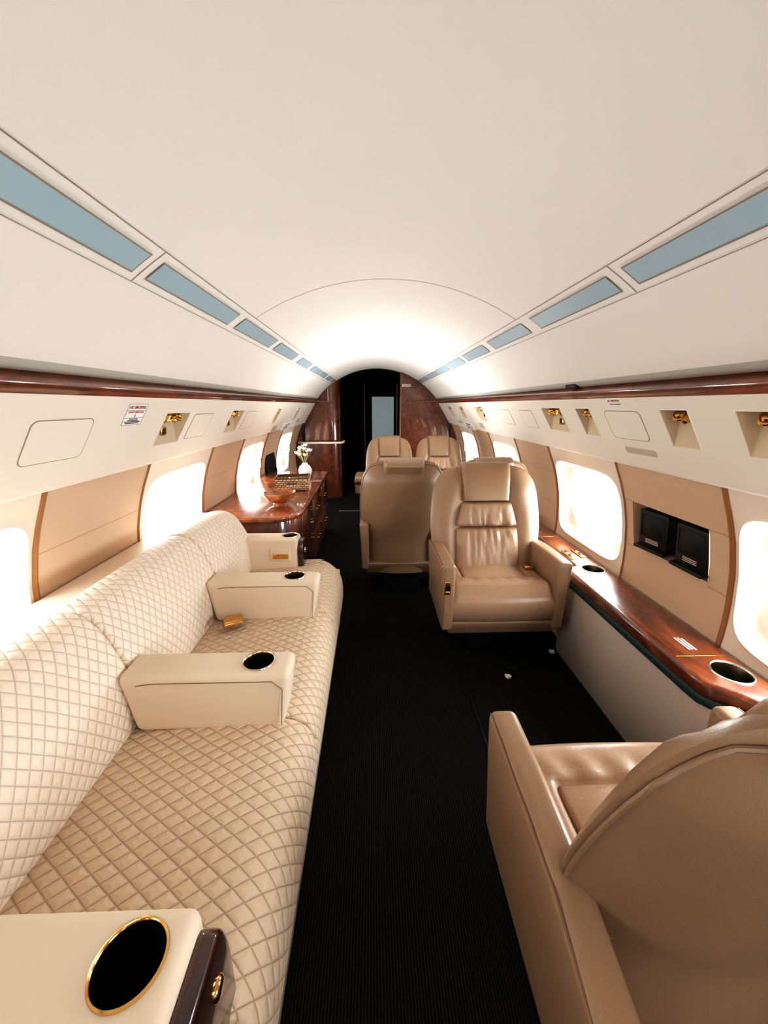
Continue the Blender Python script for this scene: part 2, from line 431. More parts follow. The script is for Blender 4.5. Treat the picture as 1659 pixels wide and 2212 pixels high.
# sidewalls: tan panels and window panels
WIN = [(-2.08, -1.38), (-.82, -.12), (.445, 1.145), (1.70, 2.40), (2.99, 3.70), (4.30, 5.0)]
ZT, ZB = 1.075, .46
def wall_grid(s, ya, yb, za, zb, nz=10, off=0):
    return grid(lambda u, v: (s*(xw(lerp(za, zb, v))-off), lerp(ya, yb, u), lerp(za, zb, v)), 1, nz)
wn = 0
for s in (-1, 1):
    side = 'left' if s < 0 else 'right'
    parts = []
    edges = [Y0]+[y for w in WIN for y in w]+[Y1]
    hole = (1.237, 1.645, .683, .884)
    for i in range(0, len(edges), 2):
        ya, yb = edges[i], edges[i+1]
        if s > 0 and abs(ya-1.145) < .01:
            h = hole
            parts += [wall_grid(s, ya, yb, h[3], ZT), wall_grid(s, ya, yb, ZB, h[2]), wall_grid(s, ya, h[0], h[2], h[3]), wall_grid(s, h[1], yb, h[2], h[3])]
        else:
            parts.append(wall_grid(s, ya, yb, ZB, ZT))
    w = obj('wall_%s' % side, join_mesh(parts), M_tan); tag(w, 'tan leather sidewall between the windows on the %s' % side, 'wall', kind='structure')
    lines = []; strips = []
    zl = (.847, .628) if s < 0 else (.885, .668)
    for i in range(0, len(edges), 2):
        ya, yb = edges[i]+.012, edges[i+1]-.012
        for z in zl:
            if s > 0 and abs(edges[i]-1.145) < .01:
                lines += [wall_grid(s, ya, hole[0], z-.0012, z+.0012, 1, .001), wall_grid(s, hole[1], yb, z-.0012, z+.0012, 1, .001)]
            else:
                lines.append(wall_grid(s, ya, yb, z-.0012, z+.0012, 1, .001))
    obj('stitched_seam', join_mesh(lines), M_tanseam, w)
    if s > 0:   # recess behind the small monitors
        y0, y1, z0, z1 = hole; d = .075
        V = [(xw(z0), y0, z0), (xw(z0), y1, z0), (xw(z1), y1, z1), (xw(z1), y0, z1)]
        V += [(xw(z0)+d, y0+.01, z0+.012), (xw(z0)+d, y1-.01, z0+.012), (xw(z1)+d+.02, y1-.01, z1), (xw(z1)+d+.02, y0+.01, z1)]
        obj('monitor_recess', pymesh(V, [(4, 5, 6, 7), (0, 1, 5, 4), (1, 2, 6, 5), (2, 3, 7, 6), (3, 0, 4, 7)], ang=20), M_tan, w)
    lw = obj('wall_%s_lower' % side, wall_grid(s, Y0, Y1, 0, ZB+.002, 8), M_tan); tag(lw, 'lower sidewall behind the furniture on the %s' % side, 'wall', kind='structure')
    # curved bronze-wood edge strips
    for i, y in enumerate(edges[1:-1]):
        if y < -.2: continue
        wd = .011 if abs(y-1.145) < .01 or abs(y-2.4) < .01 or abs(y-3.70) < .01 else .003
        def loopz(z, y=y, wd=wd):
            x = xw(z)
            return [(s*(x+.004), y-wd, z), (s*(x-.006), y-wd*.7, z), (s*(x-.009), y, z), (s*(x-.006), y+wd*.7, z), (s*(x+.004), y+wd, z)]
        me = loft([loopz(lerp(ZB, ZT-.012, k/16)) for k in range(17)], True, True)
        o = obj('trim_%d' % (10+i+(20 if s > 0 else 0)), me, M_trimwood if wd > .006 else M_tanseam); tag(o, 'thin curved wood edge strip beside a window on the %s' % side, 'trim', kind='structure')
    # windows
    N = 64
    per = []
    for k in range(N):
        q = k/N*4; e = int(q); f = (q-e)*2-1
        per.append([(f, -1), (1, f), (-f, 1), (-1, -f)][e])
    for wi, (ya, yb) in enumerate(WIN):
        wn += 1
        yc, hw = (ya+yb)/2, (yb-ya)/2
        zc, hh = .755, .222; ow = .318
        def sup(k, a, b, p):
            u, v = per[k]; th = math.atan2(v, u)
            c, d = math.cos(th), math.sin(th)
            r = (abs(c)**p+abs(d)**p)**(-1/p)
            return yc+a*r*c, zc+b*r*d
        def L(fn, off):
            out = []
            for k in range(N):
                y, z = fn(k); out.append((s*(xw(z)+off), y, z))
            return out
        rect = lambda k: (yc+hw*per[k][0], lerp(ZB, ZT, (per[k][1]+1)/2))
        def mixl(t):
            return lambda k: tuple(lerp(a, b, t) for a, b in zip(rect(k), sup(k, ow+.012, hh+.012, 6)))
        loops = [L(rect, 0), L(mixl(.35), 0), L(mixl(.7), 0), L(lambda k: sup(k, ow+.012, hh+.012, 6), -.001), L(lambda k: sup(k, ow+.005, hh+.005, 6), -.006),
                 L(lambda k: sup(k, ow-.003, hh-.003, 6), .002), L(lambda k: sup(k, ow-.012, hh-.010, 5.5), .03), L(lambda k: sup(k, ow-.02, hh-.014, 4), .045),
                 L(lambda k: sup(k, .298, .213, 2.3), .052), L(lambda k: sup(k, .290, .207, 2.3), .056), L(lambda k: sup(k, .286, .204, 2.3), .07)]
        wobj = bpy.data.objects.new('window_%d' % wn, None); COL.objects.link(wobj)
        tag(wobj, 'oval cabin window in a rounded cream surround on the %s' % side, 'window', kind='structure')
        fr = obj('window_frame', loft(loops, True, False), M_cream, wobj); fr['kind'] = 'structure'
        pl = L(lambda k: sup(k, .290, .208, 2.3), .068)
        pane = obj('pane', pymesh(pl, [tuple(range(N))], ang=None), M_glass, wobj); pane['kind'] = 'structure'
        rg = loft([L(lambda k: sup(k, .286, .204, 2.3), .066), L(lambda k: sup(k, .280, .199, 2.3), .065)], True, False)
        ring = obj('pane_ring', rg, M_haze, wobj); ring['kind'] = 'structure'
        # light outside the window
        ld = bpy.data.lights.new('daylight', 'AREA'); ld.shape = 'RECTANGLE'; ld.size = .8; ld.size_y = .62
        ld.energy = ((5, 8, 16, 22, 26, 28) if s < 0 else (6, 15, 32, 28, 26, 28))[wi]
        ld.color = (.97, .985, 1)
        lo = bpy.data.objects.new('daylight', ld); COL.objects.link(lo)
        lo.location = (s*(xw(zc)+.17), yc, zc)
        lo.rotation_euler = (0, PI/2*s, 0)
        # gold latch on some surrounds
        if wi in (4, 5):
            lt = obj('latch', rbox(-.006, .006, -.008, .008, -.05, .05, .004, 2), M_gold, wobj); lt.location = (s*(xw(.78)-.006), (yb-.03) if s < 0 else (yb-.02), .78)

# bulkheads and dark vestibule beyond
def top_z(x):
    x = abs(x)
    if x <= .80: return ceil_z(x)
    if x <= .84: return lerp(1.395, 1.325, (x-.8)/.04)
    if x <= 1.0: return lerp(1.325, 1.065, (x-.84)/.16)
    for (x0, z0), (x1, z1) in zip(PROF[1:8], PROF[2:8]):
        if x0 <= x <= x1: return lerp(z0, z1, (x-x0)/(x1-x0))
    return .6
def bot_z(x):
    x = abs(x)
    if x <= 1.0: return 0
    for (x0, z0), (x1, z1) in zip(PROF[7:], PROF[8:]):
        if x1 <= x <= x0: return lerp(z1, z0, (x-x1)/(x0-x1))
    return .5
def panel_cols(path, nz=1):
    return grid(lambda u, v: (path[round(u*(len(path)-1))][0], path[round(u*(len(path)-1))][1],
                lerp(bot_z(path[round(u*(len(path)-1))][0]), top_z(path[round(u*(len(path)-1))][0]), v)), len(path)-1, nz)
path = [(-1.15+k*.02, 5.46) for k in range(25)]+[(-.67, 5.46)]+[(-.67+.15*math.sin(a), 5.61-.15*math.cos(a)) for a in [PI/2*k/8 for k in range(1, 9)]]+[(-.52, 5.9)]
o = obj('wall_front_left', panel_cols(path), M_wood); tag(o, 'glossy curved burl wood bulkhead left of the doorway', 'wall', kind='structure')
path = [(.325+k*.825/44, 5.46) for k in range(45)]
rb = obj('wall_front_right', panel_cols(path), M_wood); tag(rb, 'burl wood bulkhead right of the doorway', 'wall', kind='structure')
o = obj('edge', rbox(.318, .33, 5.45, 5.6, 0, ceil_z(.32)-.01, .004), M_trimwood, rb); o['kind'] = 'structure'
# vestibule shell
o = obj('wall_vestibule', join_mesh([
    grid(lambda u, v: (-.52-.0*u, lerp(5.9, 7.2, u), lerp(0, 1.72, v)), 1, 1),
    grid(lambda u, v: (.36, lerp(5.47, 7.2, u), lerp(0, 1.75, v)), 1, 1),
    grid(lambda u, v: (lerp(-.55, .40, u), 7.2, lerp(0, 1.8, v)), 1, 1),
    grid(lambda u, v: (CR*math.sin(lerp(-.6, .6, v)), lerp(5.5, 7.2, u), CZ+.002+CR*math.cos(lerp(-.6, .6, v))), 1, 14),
    grid(lambda u, v: (lerp(-1.3, -.52, u), 5.6, lerp(-.05, 1.95, v)), 1, 1), grid(lambda u, v: (lerp(.36, 1.3, u), 5.6, lerp(-.05, 1.95, v)), 1, 1)]), M_wooddk)  # last grids: plates added behind the bulkheads to block stray sky light
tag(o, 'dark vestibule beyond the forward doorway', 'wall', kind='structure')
d = bpy.data.objects.new('door_1', None); COL.objects.link(d); tag(d, 'far door with a blue-grey panel brightened by an added faint glow', 'door', kind='structure')
d.location = (.1, 6.5, 0)
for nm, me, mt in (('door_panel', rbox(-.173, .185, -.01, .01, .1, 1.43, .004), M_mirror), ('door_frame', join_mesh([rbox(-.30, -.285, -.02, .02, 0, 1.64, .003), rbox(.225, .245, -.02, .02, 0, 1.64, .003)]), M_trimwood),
                   ('door_leaf', rbox(-.285, .225, .012, .03, .0, 1.62, .004), M_wooddk), ('door_handle', rbox(-.15, -.14, -.025, -.01, .9, .93, .004), M_steel)):
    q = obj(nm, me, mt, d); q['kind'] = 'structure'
o = obj('trim_50', rbox(-.5, .35, 4.72, 4.75, .0, .006, .002), M_steel); tag(o, 'thin metal threshold strip across the aisle carpet', 'trim', kind='structure')
o = obj('trim_51', rbox(.378, .386, .9, 1.62, .0, .005, .002), M_black); tag(o, 'dark seat track joint in the carpet', 'trim', kind='structure')
o = obj('wall_back', pymesh([(-1.2, Y0, 0), (1.2, Y0, 0), (1.2, Y0, 1.8), (-1.2, Y0, 1.8)], [(0, 1, 2, 3)]), M_psu); tag(o, 'rear end wall of the cabin', 'wall', kind='structure')
# grab rail on the left bulkhead
rp = [(-1.08, 5.40, .80), (-1.06, 5.37, .80)]+[(-1.0+k*.06, 5.365, .80) for k in range(8)]+[(-.53+.05*math.sin(a), 5.415-.05*math.cos(a), .802) for a in (.2, .6, 1.0, 1.4, 1.57)]+[(-.47, 5.5, .81)]
t = thing('grab_rail', 'pale curved grab rail across the left wood bulkhead', 'grab rail', (-.8, 5.4, .8))
obj('rail', tube([Vector(p)-Vector((-.8, 5.4, .8)) for p in rp], .016, 10), M_cloth, t)
for x in (-1.05, -.6):
    obj('bracket', rbox(x+.8-.012, x+.8+.012, -.03, .058, -.01, .01, .004), M_steel, t)
t = thing('wall_plate', 'small metal plate near the top of the right bulkhead', 'sign', (.40, 5.445, 1.555)); obj('plate', rbox(-.06, .06, -.008, .006, -.018, .018, .004), M_steel, t)
obj('plate_window', rbox(-.05, .05, -.0095, -.006, -.01, .008, .002), M_slot, t)

# ------------------------------------------------------------------ overhead fittings
def psu_frame(s, y, t, off=0):
    """matrix whose x runs in reading direction, y up the panel, z out of it"""
    d = (PA-PB).normalized(); up = Vector((s*d.x, 0, d.z)); rd = Vector((0, -s, 0)); nn = rd.cross(up)
    p = psu(s, y, t, off)
    return Matrix(((rd.x, up.x, nn.x, p.x), (rd.y, up.y, nn.y, p.y), (rd.z, up.z, nn.z, p.z), (0, 0, 0, 1)))
PL = (PB-PA).length
def lamp_thing(s, ya, yb, nl, label, switch):
    t0, t1 = TN[s]; h = (t1-t0)*PL; w = yb-ya
    t = thing('reading_light', label, 'reading light', (0, 0, 0), 0, 'gold reading lights in recessed niches')
    t.matrix_world = psu_frame(s, (ya+yb)/2, t0)
    # local: x along cabin, y up, z towards the cabin; the niche hangs from y=0 to y=-h
    hw = w/2; dp = .06
    i0, iy = hw*.62, -.022
    V = [(-hw, 0, 0), (hw, 0, 0), (hw, -h, 0), (-hw, -h, 0), (-i0, iy, -dp), (i0, iy, -dp)]
    obj('niche', pymesh(V, [(0, 1, 5, 4), (1, 2, 5), (0, 4, 3), (4, 5, 2, 3)], ang=15), M_niche, t)
    rim = tube([(-hw, 0, 0), (hw, 0, 0), (hw, -h, 0), (-hw, -h, 0)], .0022, 6, True)
    obj('rim', rim, M_psu, t)
    for k in range(nl):
        x = 0 if nl == 1 else (-.036+.072*k)
        lr = bpy.data.objects.new('spotlight', lathe([(0, .016), (.012, .014), (.017, .006), (.018, 0), (.016, -.004), (.015, -.022), (.0165, -.024), (.0165, -.028), (.013, -.028), (.012, -.02), (0, -.018)], 20))
        COL.objects.link(lr); lr.data.materials.append(M_gold); lr.parent = t
        lr.location = (x, -.03, -.02); lr.rotation_euler = (math.radians(-62), 0, math.radians(12 if k else -12))
        c = obj('collar', tube([(.021*math.cos(a), .021*math.sin(a), 0) for a in [2*PI*j/20 for j in range(20)]], .004, 6, True), M_gold, lr)
        c.location = (0, 0, .004)
    if switch:
        sw = obj('switch', join_mesh([rbox(-.022, .022, -.017, .017, -.002, .003, .002, 2)]), M_gold, t)
        sw.location = (.018*s, -h*.66, -dp*.33); sw.rotation_euler = (math.radians(-25), 0, 0)
        obj('switch_button', rbox(-.014, .012, -.011, .011, .002, .0045, .001, 1), M_black, sw)
    return t
lab = {-1: ['gold twin reading light in the niche beside the no-smoking placard', 'gold twin reading light between two blank covers on the left overhead panel', 'narrow gold reading light just before the left exit sign', 'gold reading light beyond the left exit sign'],
       1: ['gold reading light cut by the right picture edge', 'gold reading light between the blank cover and the right picture edge', 'single gold reading light just left of the right no-smoking placard', 'twin gold reading light with a dark switch, above the facing armchair window', 'twin gold reading light just right of the right exit sign', 'single gold reading light directly above the right exit sign', 'farthest gold reading light by the right wood bulkhead']}
for s in (-1, 1):
    for (ya, yb, nl), lb in zip(NICHE[s], lab[s]):
        lamp_thing(s, ya, yb, nl, lb, nl == 2)
def rrect(hw, hh, r, n=6):
    out = []
    for cx, cy, a in ((hw-r, hh-r, 0), (-hw+r, hh-r, PI/2), (-hw+r, -hh+r, PI), (hw-r, -hh+r, 1.5*PI)):
        for k in range(n+1):
            out.append((cx+r*math.cos(a+PI/2*k/n), cy+r*math.sin(a+PI/2*k/n)))
    return out
def plate(hw, hh, r, z0, z1):
    P = rrect(hw, hh, r)
    return loft([[(x, y, z0) for x, y in P], [(x*.998, y*.998, z1) for x, y in P]])
def psu_cover(s, ya, yb, ta, tb, label, r=.02, m=None, nm='access_cover', cat='access cover', group=None, line=True):
    t = thing(nm, label, cat, (0, 0, 0), 0, group); t.matrix_world = psu_frame(s, (ya+yb)/2, (ta+tb)/2)
    hw, hh = (yb-ya)/2, (tb-ta)*PL/2
    obj('cover_plate', plate(hw, hh, r, .0, .0016), m or M_psu, t)
    if line:
        obj('gap_line', tube([(x, y, .0003) for x, y in rrect(hw+.0015, hh+.0015, r)], .0014, 5, True), M_seamL, t)
    return t
psu_cover(-1, .975, 1.19, .245, .667, 'large blank cover on the left overhead panel before the no-smoking placard', group='blank covers in the overhead panels')
psu_cover(-1, 1.86, 2.07, .26, .68, 'faint blank cover between the two nearest left reading lights', .008, group='blank covers in the overhead panels')
psu_cover(-1, 2.64, 2.86, .26, .68, 'faint blank cover just beyond the second left reading light', .008, group='blank covers in the overhead panels')
psu_cover(-1, 5.02, 5.3, .2, .72, 'narrow blank cover at the far end of the left overhead panel', .01, group='blank covers in the overhead panels')
psu_cover(1, 1.365, 1.575, .185, .58, 'blank cover under the right no-smoking placard', group='blank covers in the overhead panels')
psu_cover(1, 2.33, 2.52, .22, .6, 'faint blank cover just beyond the twin reading light, right side', .01, group='blank covers in the overhead panels')
psu_cover(1, 2.72, 2.92, .22, .6, 'faint blank cover midway along the right overhead panel', .01, group='blank covers in the overhead panels')
g = 'grey slots in the overhead panels'
psu_cover(1, 1.36, 1.535, .71, .80, 'long grey slot below the blank cover on the right', .006, M_slot, 'vent_slot', 'vent', g, False)
psu_cover(1, 3.62, 3.76, .72, .9, 'grey slot right of the right exit sign', .004, M_slot, 'vent_slot', 'vent', g, False)
psu_cover(1, 4.5, 4.7, .76, .88, 'grey slot left of the right exit sign', .004, M_slot, 'vent_slot', 'vent', g, False)
psu_cover(-1, 3.62, 3.8, .82, 1.0, 'mauve grey slot before the left exit sign', .004, M_slot, 'vent_slot', 'vent', g, False)
psu_cover(-1, 4.72, 4.9, .72, .86, 'grey slot beyond the left exit sign', .004, M_slot, 'vent_slot', 'vent', g, False)

def text(body, size, loc, m, parent, align='CENTER', sx=1.0, name='lettering'):
    c = bpy.data.curves.new('t', 'FONT'); c.body = body; c.size = size; c.align_x = align; c.align_y = 'CENTER'; c.extrude = .0002; c.offset = size*.012
    o = bpy.data.objects.new(name+'_curve', c); COL.objects.link(o)
    bpy.context.view_layer.update()
    me = bpy.data.meshes.new_from_object(o.evaluated_get(bpy.context.evaluated_depsgraph_get()))
    bpy.data.objects.remove(o)
    for v in me.vertices: v.co.x *= sx
    me.materials.clear()
    o = obj(name, me, m, parent); o.location = loc
    return o
# no-smoking placards
t = thing('no_smoking_placard', 'tall white no-smoking placard on the left overhead panel', 'placard', (0, 0, 0), 0)
t.matrix_world = psu_frame(-1, 1.383, .215)
obj('placard_plate', plate(.055, .041, .002, 0, .0012), M_paper, t)
obj('border', tube([(x, y, .0012) for x, y in rrect(.0545, .0405, .002, 3)], .0007, 4, True), M_ink, t)
obj('rule', join_mesh([rbox(-.055, .055, y-.0005, y+.0005, .001, .0016, 0) for y in (.0165, -.0125)]), M_ink, t)
text('NO SMOKING', .0165, (0, .028, .0016), M_red, t, sx=.92)
text('LIFE RAFT UNDER DIVAN', .0085, (0, .0095, .0016), M_red, t, sx=.92)
obj('arrow', pymesh([(-.0012, .004, .0018), (.0012, .004, .0018), (.0012, -.004, .0018), (.004, -.004, .0018), (0, -.011, .0018), (-.004, -.004, .0018), (-.0012, -.004, .0018)], [(0, 1, 2, 3, 4, 5, 6)]), M_ink, t)
obj('fine_print', join_mesh([rbox(-w, w, y-.0017, y+.0017, .001, .0016, 0) for w, y in ((.024, -.017), (.03, -.0225), (.045, -.028), (.038, -.0335))]), M_ink, t)
t = thing('no_smoking_placard', 'small white no-smoking placard high on the right overhead panel', 'placard', (0, 0, 0), 0)
t.matrix_world = psu_frame(1, 1.48, .052)
obj('placard_plate', plate(.045, .0165, .002, 0, .0012), M_paper, t)
obj('rule', rbox(-.045, .045, -.0045, -.0035, .001, .0016, 0), M_ink, t)
text('NO SMOKING', .0125, (0, .0055, .0016), M_red, t, sx=.95)
obj('fine_print', join_mesh([rbox(-.034, -.008, -.0115, -.0085, .001, .0016, 0), rbox(-.004, .036, -.0115, -.0085, .001, .0016, 0)]), M_ink, t)
for s, y in ((-1, 4.2), (1, 4.2)):
    side = 'left' if s < 0 else 'right'
    t = thing('exit_sign', 'small white exit sign at the lower edge of the %s overhead panel' % side, 'exit sign', (0, 0, 0), 0, 'exit signs')
    t.matrix_world = psu_frame(s, y, .93, .004)
    t.rotation_mode = 'XYZ'
    obj('sign_plate', rbox(-.17, .17, -.04, .04, -.004, .006, .003, 2), M_paper, t)
    text('EXIT', .092, (-.02 if s > 0 else .02, 0, .0065), M_exit, t, sx=1.12)
    ar = [(.0, .006), (.03, .006), (.03, .014), (.05, 0), (.03, -.014), (.03, -.006), (0, -.006)]
    k = -s
    x0 = .115 if s > 0 else -.115
    obj('arrow', pymesh([(x0+(x-.025)*(1 if s > 0 else -1)*.8, y2, .0068) for x, y2 in ar], [tuple(range(7))]), M_red, t)

# ------------------------------------------------------------------ sofa
SX, SXF = -.75, -.225
sofa = thing('sofa', 'long cream quilted divan against the left wall', 'sofa', (-.66, 1.2, 0))
so = Vector((-.66, 1.2, 0))
def sl(p): return tuple(Vector(p)-so)
def arc_uv(profile):
    L = [0]
    for a, b in zip(profile, profile[1:]): L.append(L[-1]+math.hypot(b[0]-a[0], b[1]-a[1]))
    return L
def resample(P, n):
    L = arc_uv(P); T = L[-1]; out = []
    for k in range(n+1):
        d = T*k/n; i = max(j for j in range(len(L)) if L[j] <= d+1e-9); i = min(i, len(P)-2)
        f = (d-L[i])/(L[i+1]-L[i]); out.append((lerp(P[i][0], P[i+1][0], f), lerp(P[i][1], P[i+1][1], f)))
    return out
def catmull(P, n=6):
    out = []
    for i in range(len(P)-1):
        p0 = P[max(i-1, 0)]; p1 = P[i]; p2 = P[i+1]; p3 = P[min(i+2, len(P)-1)]
        for k in range(n):
            t = k/n
            out.append(tuple(.5*((2*p1[j])+(-p0[j]+p2[j])*t+(2*p0[j]-5*p1[j]+4*p2[j]-p3[j])*t*t+(-p0[j]+3*p1[j]-3*p2[j]+p3[j])*t**3) for j in (0, 1)))
    out.append(P[-1]); return out
def cushion(name, prof, y0, y1, mtl, edge=.014, ny=26, shape=None, ctr=None):
    P = resample(catmull(prof), 44); LL = arc_uv(P); n = len(P)
    cx = sum(p[0] for p in P)/n; cz = sum(p[1] for p in P)/n
    if ctr: cx, cz = ctr
    V = []; U = []; F = []
    ts = [0, .006, .016, .03]+[.03+(1-.06)*k/ny for k in range(1, ny)]+[.97, .984, .994, 1]
    ts = sorted(set(ts))
    for t in ts:
        y = lerp(y0, y1, t); d = min(t, 1-t)*(y1-y0)
        ins = edge*(1-math.sqrt(max(0, 1-(1-min(1, d/edge))**2))) if d < edge else 0
        for i, (x, z) in enumerate(P):
            dx, dz = x-cx, z-cz; r = math.hypot(dx, dz) or 1
            xx, zz = x-dx/r*ins, z-dz/r*ins
            if shape: xx, zz = shape(xx, zz, y)
            V.append(sl((xx, y, zz))); U.append((y, LL[i]))
    m = len(ts)
    for a in range(m-1):
        for i in range(n-1):
            F.append((a*n+i, (a+1)*n+i, (a+1)*n+i+1, a*n+i+1))
    F.append(tuple(range(n))); F.append(tuple(range((m-1)*n, m*n)))
    return obj(name, pymesh(V, F, U, 70), mtl, sofa)
seat_prof = [(-.82, .33), (-.80, .375), (-.76, .392), (-.66, .405), (-.5, .418), (-.39, .422), (-.31, .416), (-.262, .392), (-.239, .345), (-.235, .28), (-.243, .20), (-.262, .145)]
for a, b in ((.36, .935), (.94, 1.545), (1.55, 2.14)):
    def sh(x, z, y, b=b):
        if b > 2:   # rounded far corner of the last cushion
            k = max(0, (y-1.98)/.16); x = x-(.07*k*k if x > -.35 else 0)
        return x, z
    cushion('seat_cushion', seat_prof, a, b, M_qseat, shape=sh, ctr=(-.55, .3))
back_prof = [(-.79, .33), (-.757, .40), (-.752, .48), (-.762, .56), (-.785, .63), (-.812, .69), (-.845, .735), (-.885, .757), (-.93, .757), (-.965, .74), (-.985, .70), (-.99, .6)]
for a, b in ((.36, .965), (.97, 1.60), (1.605, 2.12)):
    def sh(x, z, y, b=b):
        if b > 2:
            k = max(0, min(1, (y-1.88)/.24)); drop = .05*(1-math.sqrt(max(0, 1-k*k)))
            z = z-drop*sstep(.42, .7, z)
        return x, z
    cushion('back_cushion', back_prof, a, b, M_qback, shape=sh, ctr=(-.9, .56))
# top piping line of the back cushions and the flat ledge behind
me = rbox(-1.135, -.955, -.4, 2.18, .4, .70, .008)
for v in me.vertices: v.co = Vector(sl(v.co))
o = obj('ledge', me, M_cloth, sofa); o['label'] = 'flat cream ledge behind the back cushions'
me = rbox(-1.05, -.262, .37, 2.13, .13, .36, .01)
for v in me.vertices: v.co = Vector(sl(v.co))
obj('frame', me, M_cloth, sofa)
me = rbox(-1.0, -.258, .2, 2.12, .0, .16, .004, 2, lambda c: (c.x-(.014*(1-c.z/.16) if c.x > -.5 else 0), c.y, c.z))
for v in me.vertices: v.co = Vector(sl(v.co))
o = obj('valance', me, M_valance, sofa); o['label'] = 'satin grey valance strip along the floor'
def cup_holder(parent, off, cx, cy, zt, r, rimm, wellm, depth=.06):
    c = lambda p: tuple(Vector(p)-off)
    w = lathe([(r, .0), (r*.96, -.004), (r*.94, -depth), (0, -depth)], 36, c((cx, cy, zt)))
    h = obj('cup_holder', w, wellm, parent)
    rm = lathe([(r*1.13, .0), (r*1.11, .0025), (r*1.05, .0035), (r, .0015), (r*.985, -.004)], 40, c((cx, cy, zt)))
    obj('rim', rm, rimm, h)
    return h
def sofa_arm(y0, y1, x0, x1, z0, z1, cup, label, slope=.03):
    def fn(co):
        if co.x > (x0+x1)/2: co.x -= slope*(1-(co.z-z0)/(z1-z0))
        else: co.z -= 0; co.x += .03*(1-(co.z-z0)/(z1-z0))*1
        return co
    me = rbox(x0, x1, y0, y1, z0, z1, .022, 5, fn)
    for v in me.vertices: v.co = Vector(sl(v.co))
    a = obj('armrest', me, M_cloth, sofa); a['label'] = label
    ccx, ccy = cup
    cm = cyl(ccx-so.x, ccy-so.y, z1-.085, z1+.02, .041)
    cut(a, [cm])
    cup_holder(a, so, ccx, ccy, z1, .041, M_ring, M_bronze)
    yy = y0-.0006
    pl = [(x0+.055, z1-.026), (x0+.1, z1-.02), (x1-.05, z1-.02), (x1-.022, z1-.045), (x1-.03, z0+.04), (x1-.032, z0+.01)]
    obj('seam', tube([sl((x, yy, z)) for x, z in pl], .0012, 5), M_stitch, a)
    return a
sofa_arm(.905, 1.025, -.77, -.295, .40, .585, (-.395, .97), 'drop-in armrest with a cup holder, nearer of the two')
sofa_arm(1.485, 1.605, -.77, -.295, .40, .585, (-.405, 1.55), 'drop-in armrest with a cup holder, farther of the two')
# end arms
def end_arm(y0, y1, x1, z1, cup, label, rim, near):
    me = rbox(-1.08, x1, y0, y1, .02, z1, .02, 5)
    for v in me.vertices: v.co = Vector(sl(v.co))
    a = obj('end_arm', me, M_cloth, sofa); a['label'] = label
    cm = cyl(cup[0]-so.x, cup[1]-so.y, z1-.11, z1+.02, .0415 if near else .041)
    cut(a, [cm])
    cup_holder(a, so, cup[0], cup[1], z1, .0415, rim, M_dark if near else M_bronze, .075)
    # wood end cap on the aisle face
    me = prism(rrect((y1-y0)/2, .10, .03, 5), 'x', 0, .032, .006)
    for v in me.vertices: v.co = Vector(sl((v.co.x+x1-.004, v.co.y+(y0+y1)/2, v.co.z*2.65+z1-.285)))
    w = obj('wood_end_cap', me, M_cap, a); w['label'] = 'dark glossy wood end cap'
    k = obj('release_button', lathe([(0, .006), (.01, .006), (.014, .003), (.015, 0)], 20), M_gold, w)
    k.location = sl((x1+.028, y1-.05, z1-.09)); k.rotation_euler = (0, PI/2, 0)
    return a
end_arm(.13, .398, -.312, .60, (-.383, .336), 'wide end arm with a large gold cup holder nearest the camera', M_gold, True)
fa = end_arm(2.03, 2.15, -.485, .585, (-.535, 2.092), 'end arm at the far end with a gold control plate', M_steel, False)
f0 = rbox(-.64, -.525, 2.022, 2.034, .455, .525, .006, 3)
for v in f0.vertices: v.co = Vector(sl(v.co))
q = obj('control_plate', f0, M_cloth, fa)
f1 = rbox(-.626, -.539, 2.0195, 2.024, .468, .498, .002, 2)
for v in f1.vertices: v.co = Vector(sl(v.co))
obj('gold_dial', f1, M_gold, q)
# seat belt buckle lying on the seat
t = thing('seat_belt_buckle', 'gold seat belt buckle on the sofa beside the farther armrest', 'seat belt buckle', (-.645, 1.43, .426), math.radians(25))
obj('buckle', rbox(-.036, .036, -.03, .03, .004, .02, .005, 3), M_gold, t)
obj('flap', rbox(-.03, .036, -.026, .026, .019, .025, .002, 2), M_gold, t)
obj('webbing', rbox(-.06, -.034, -.024, .024, .006, .010, .001, 1), M_pad, t)

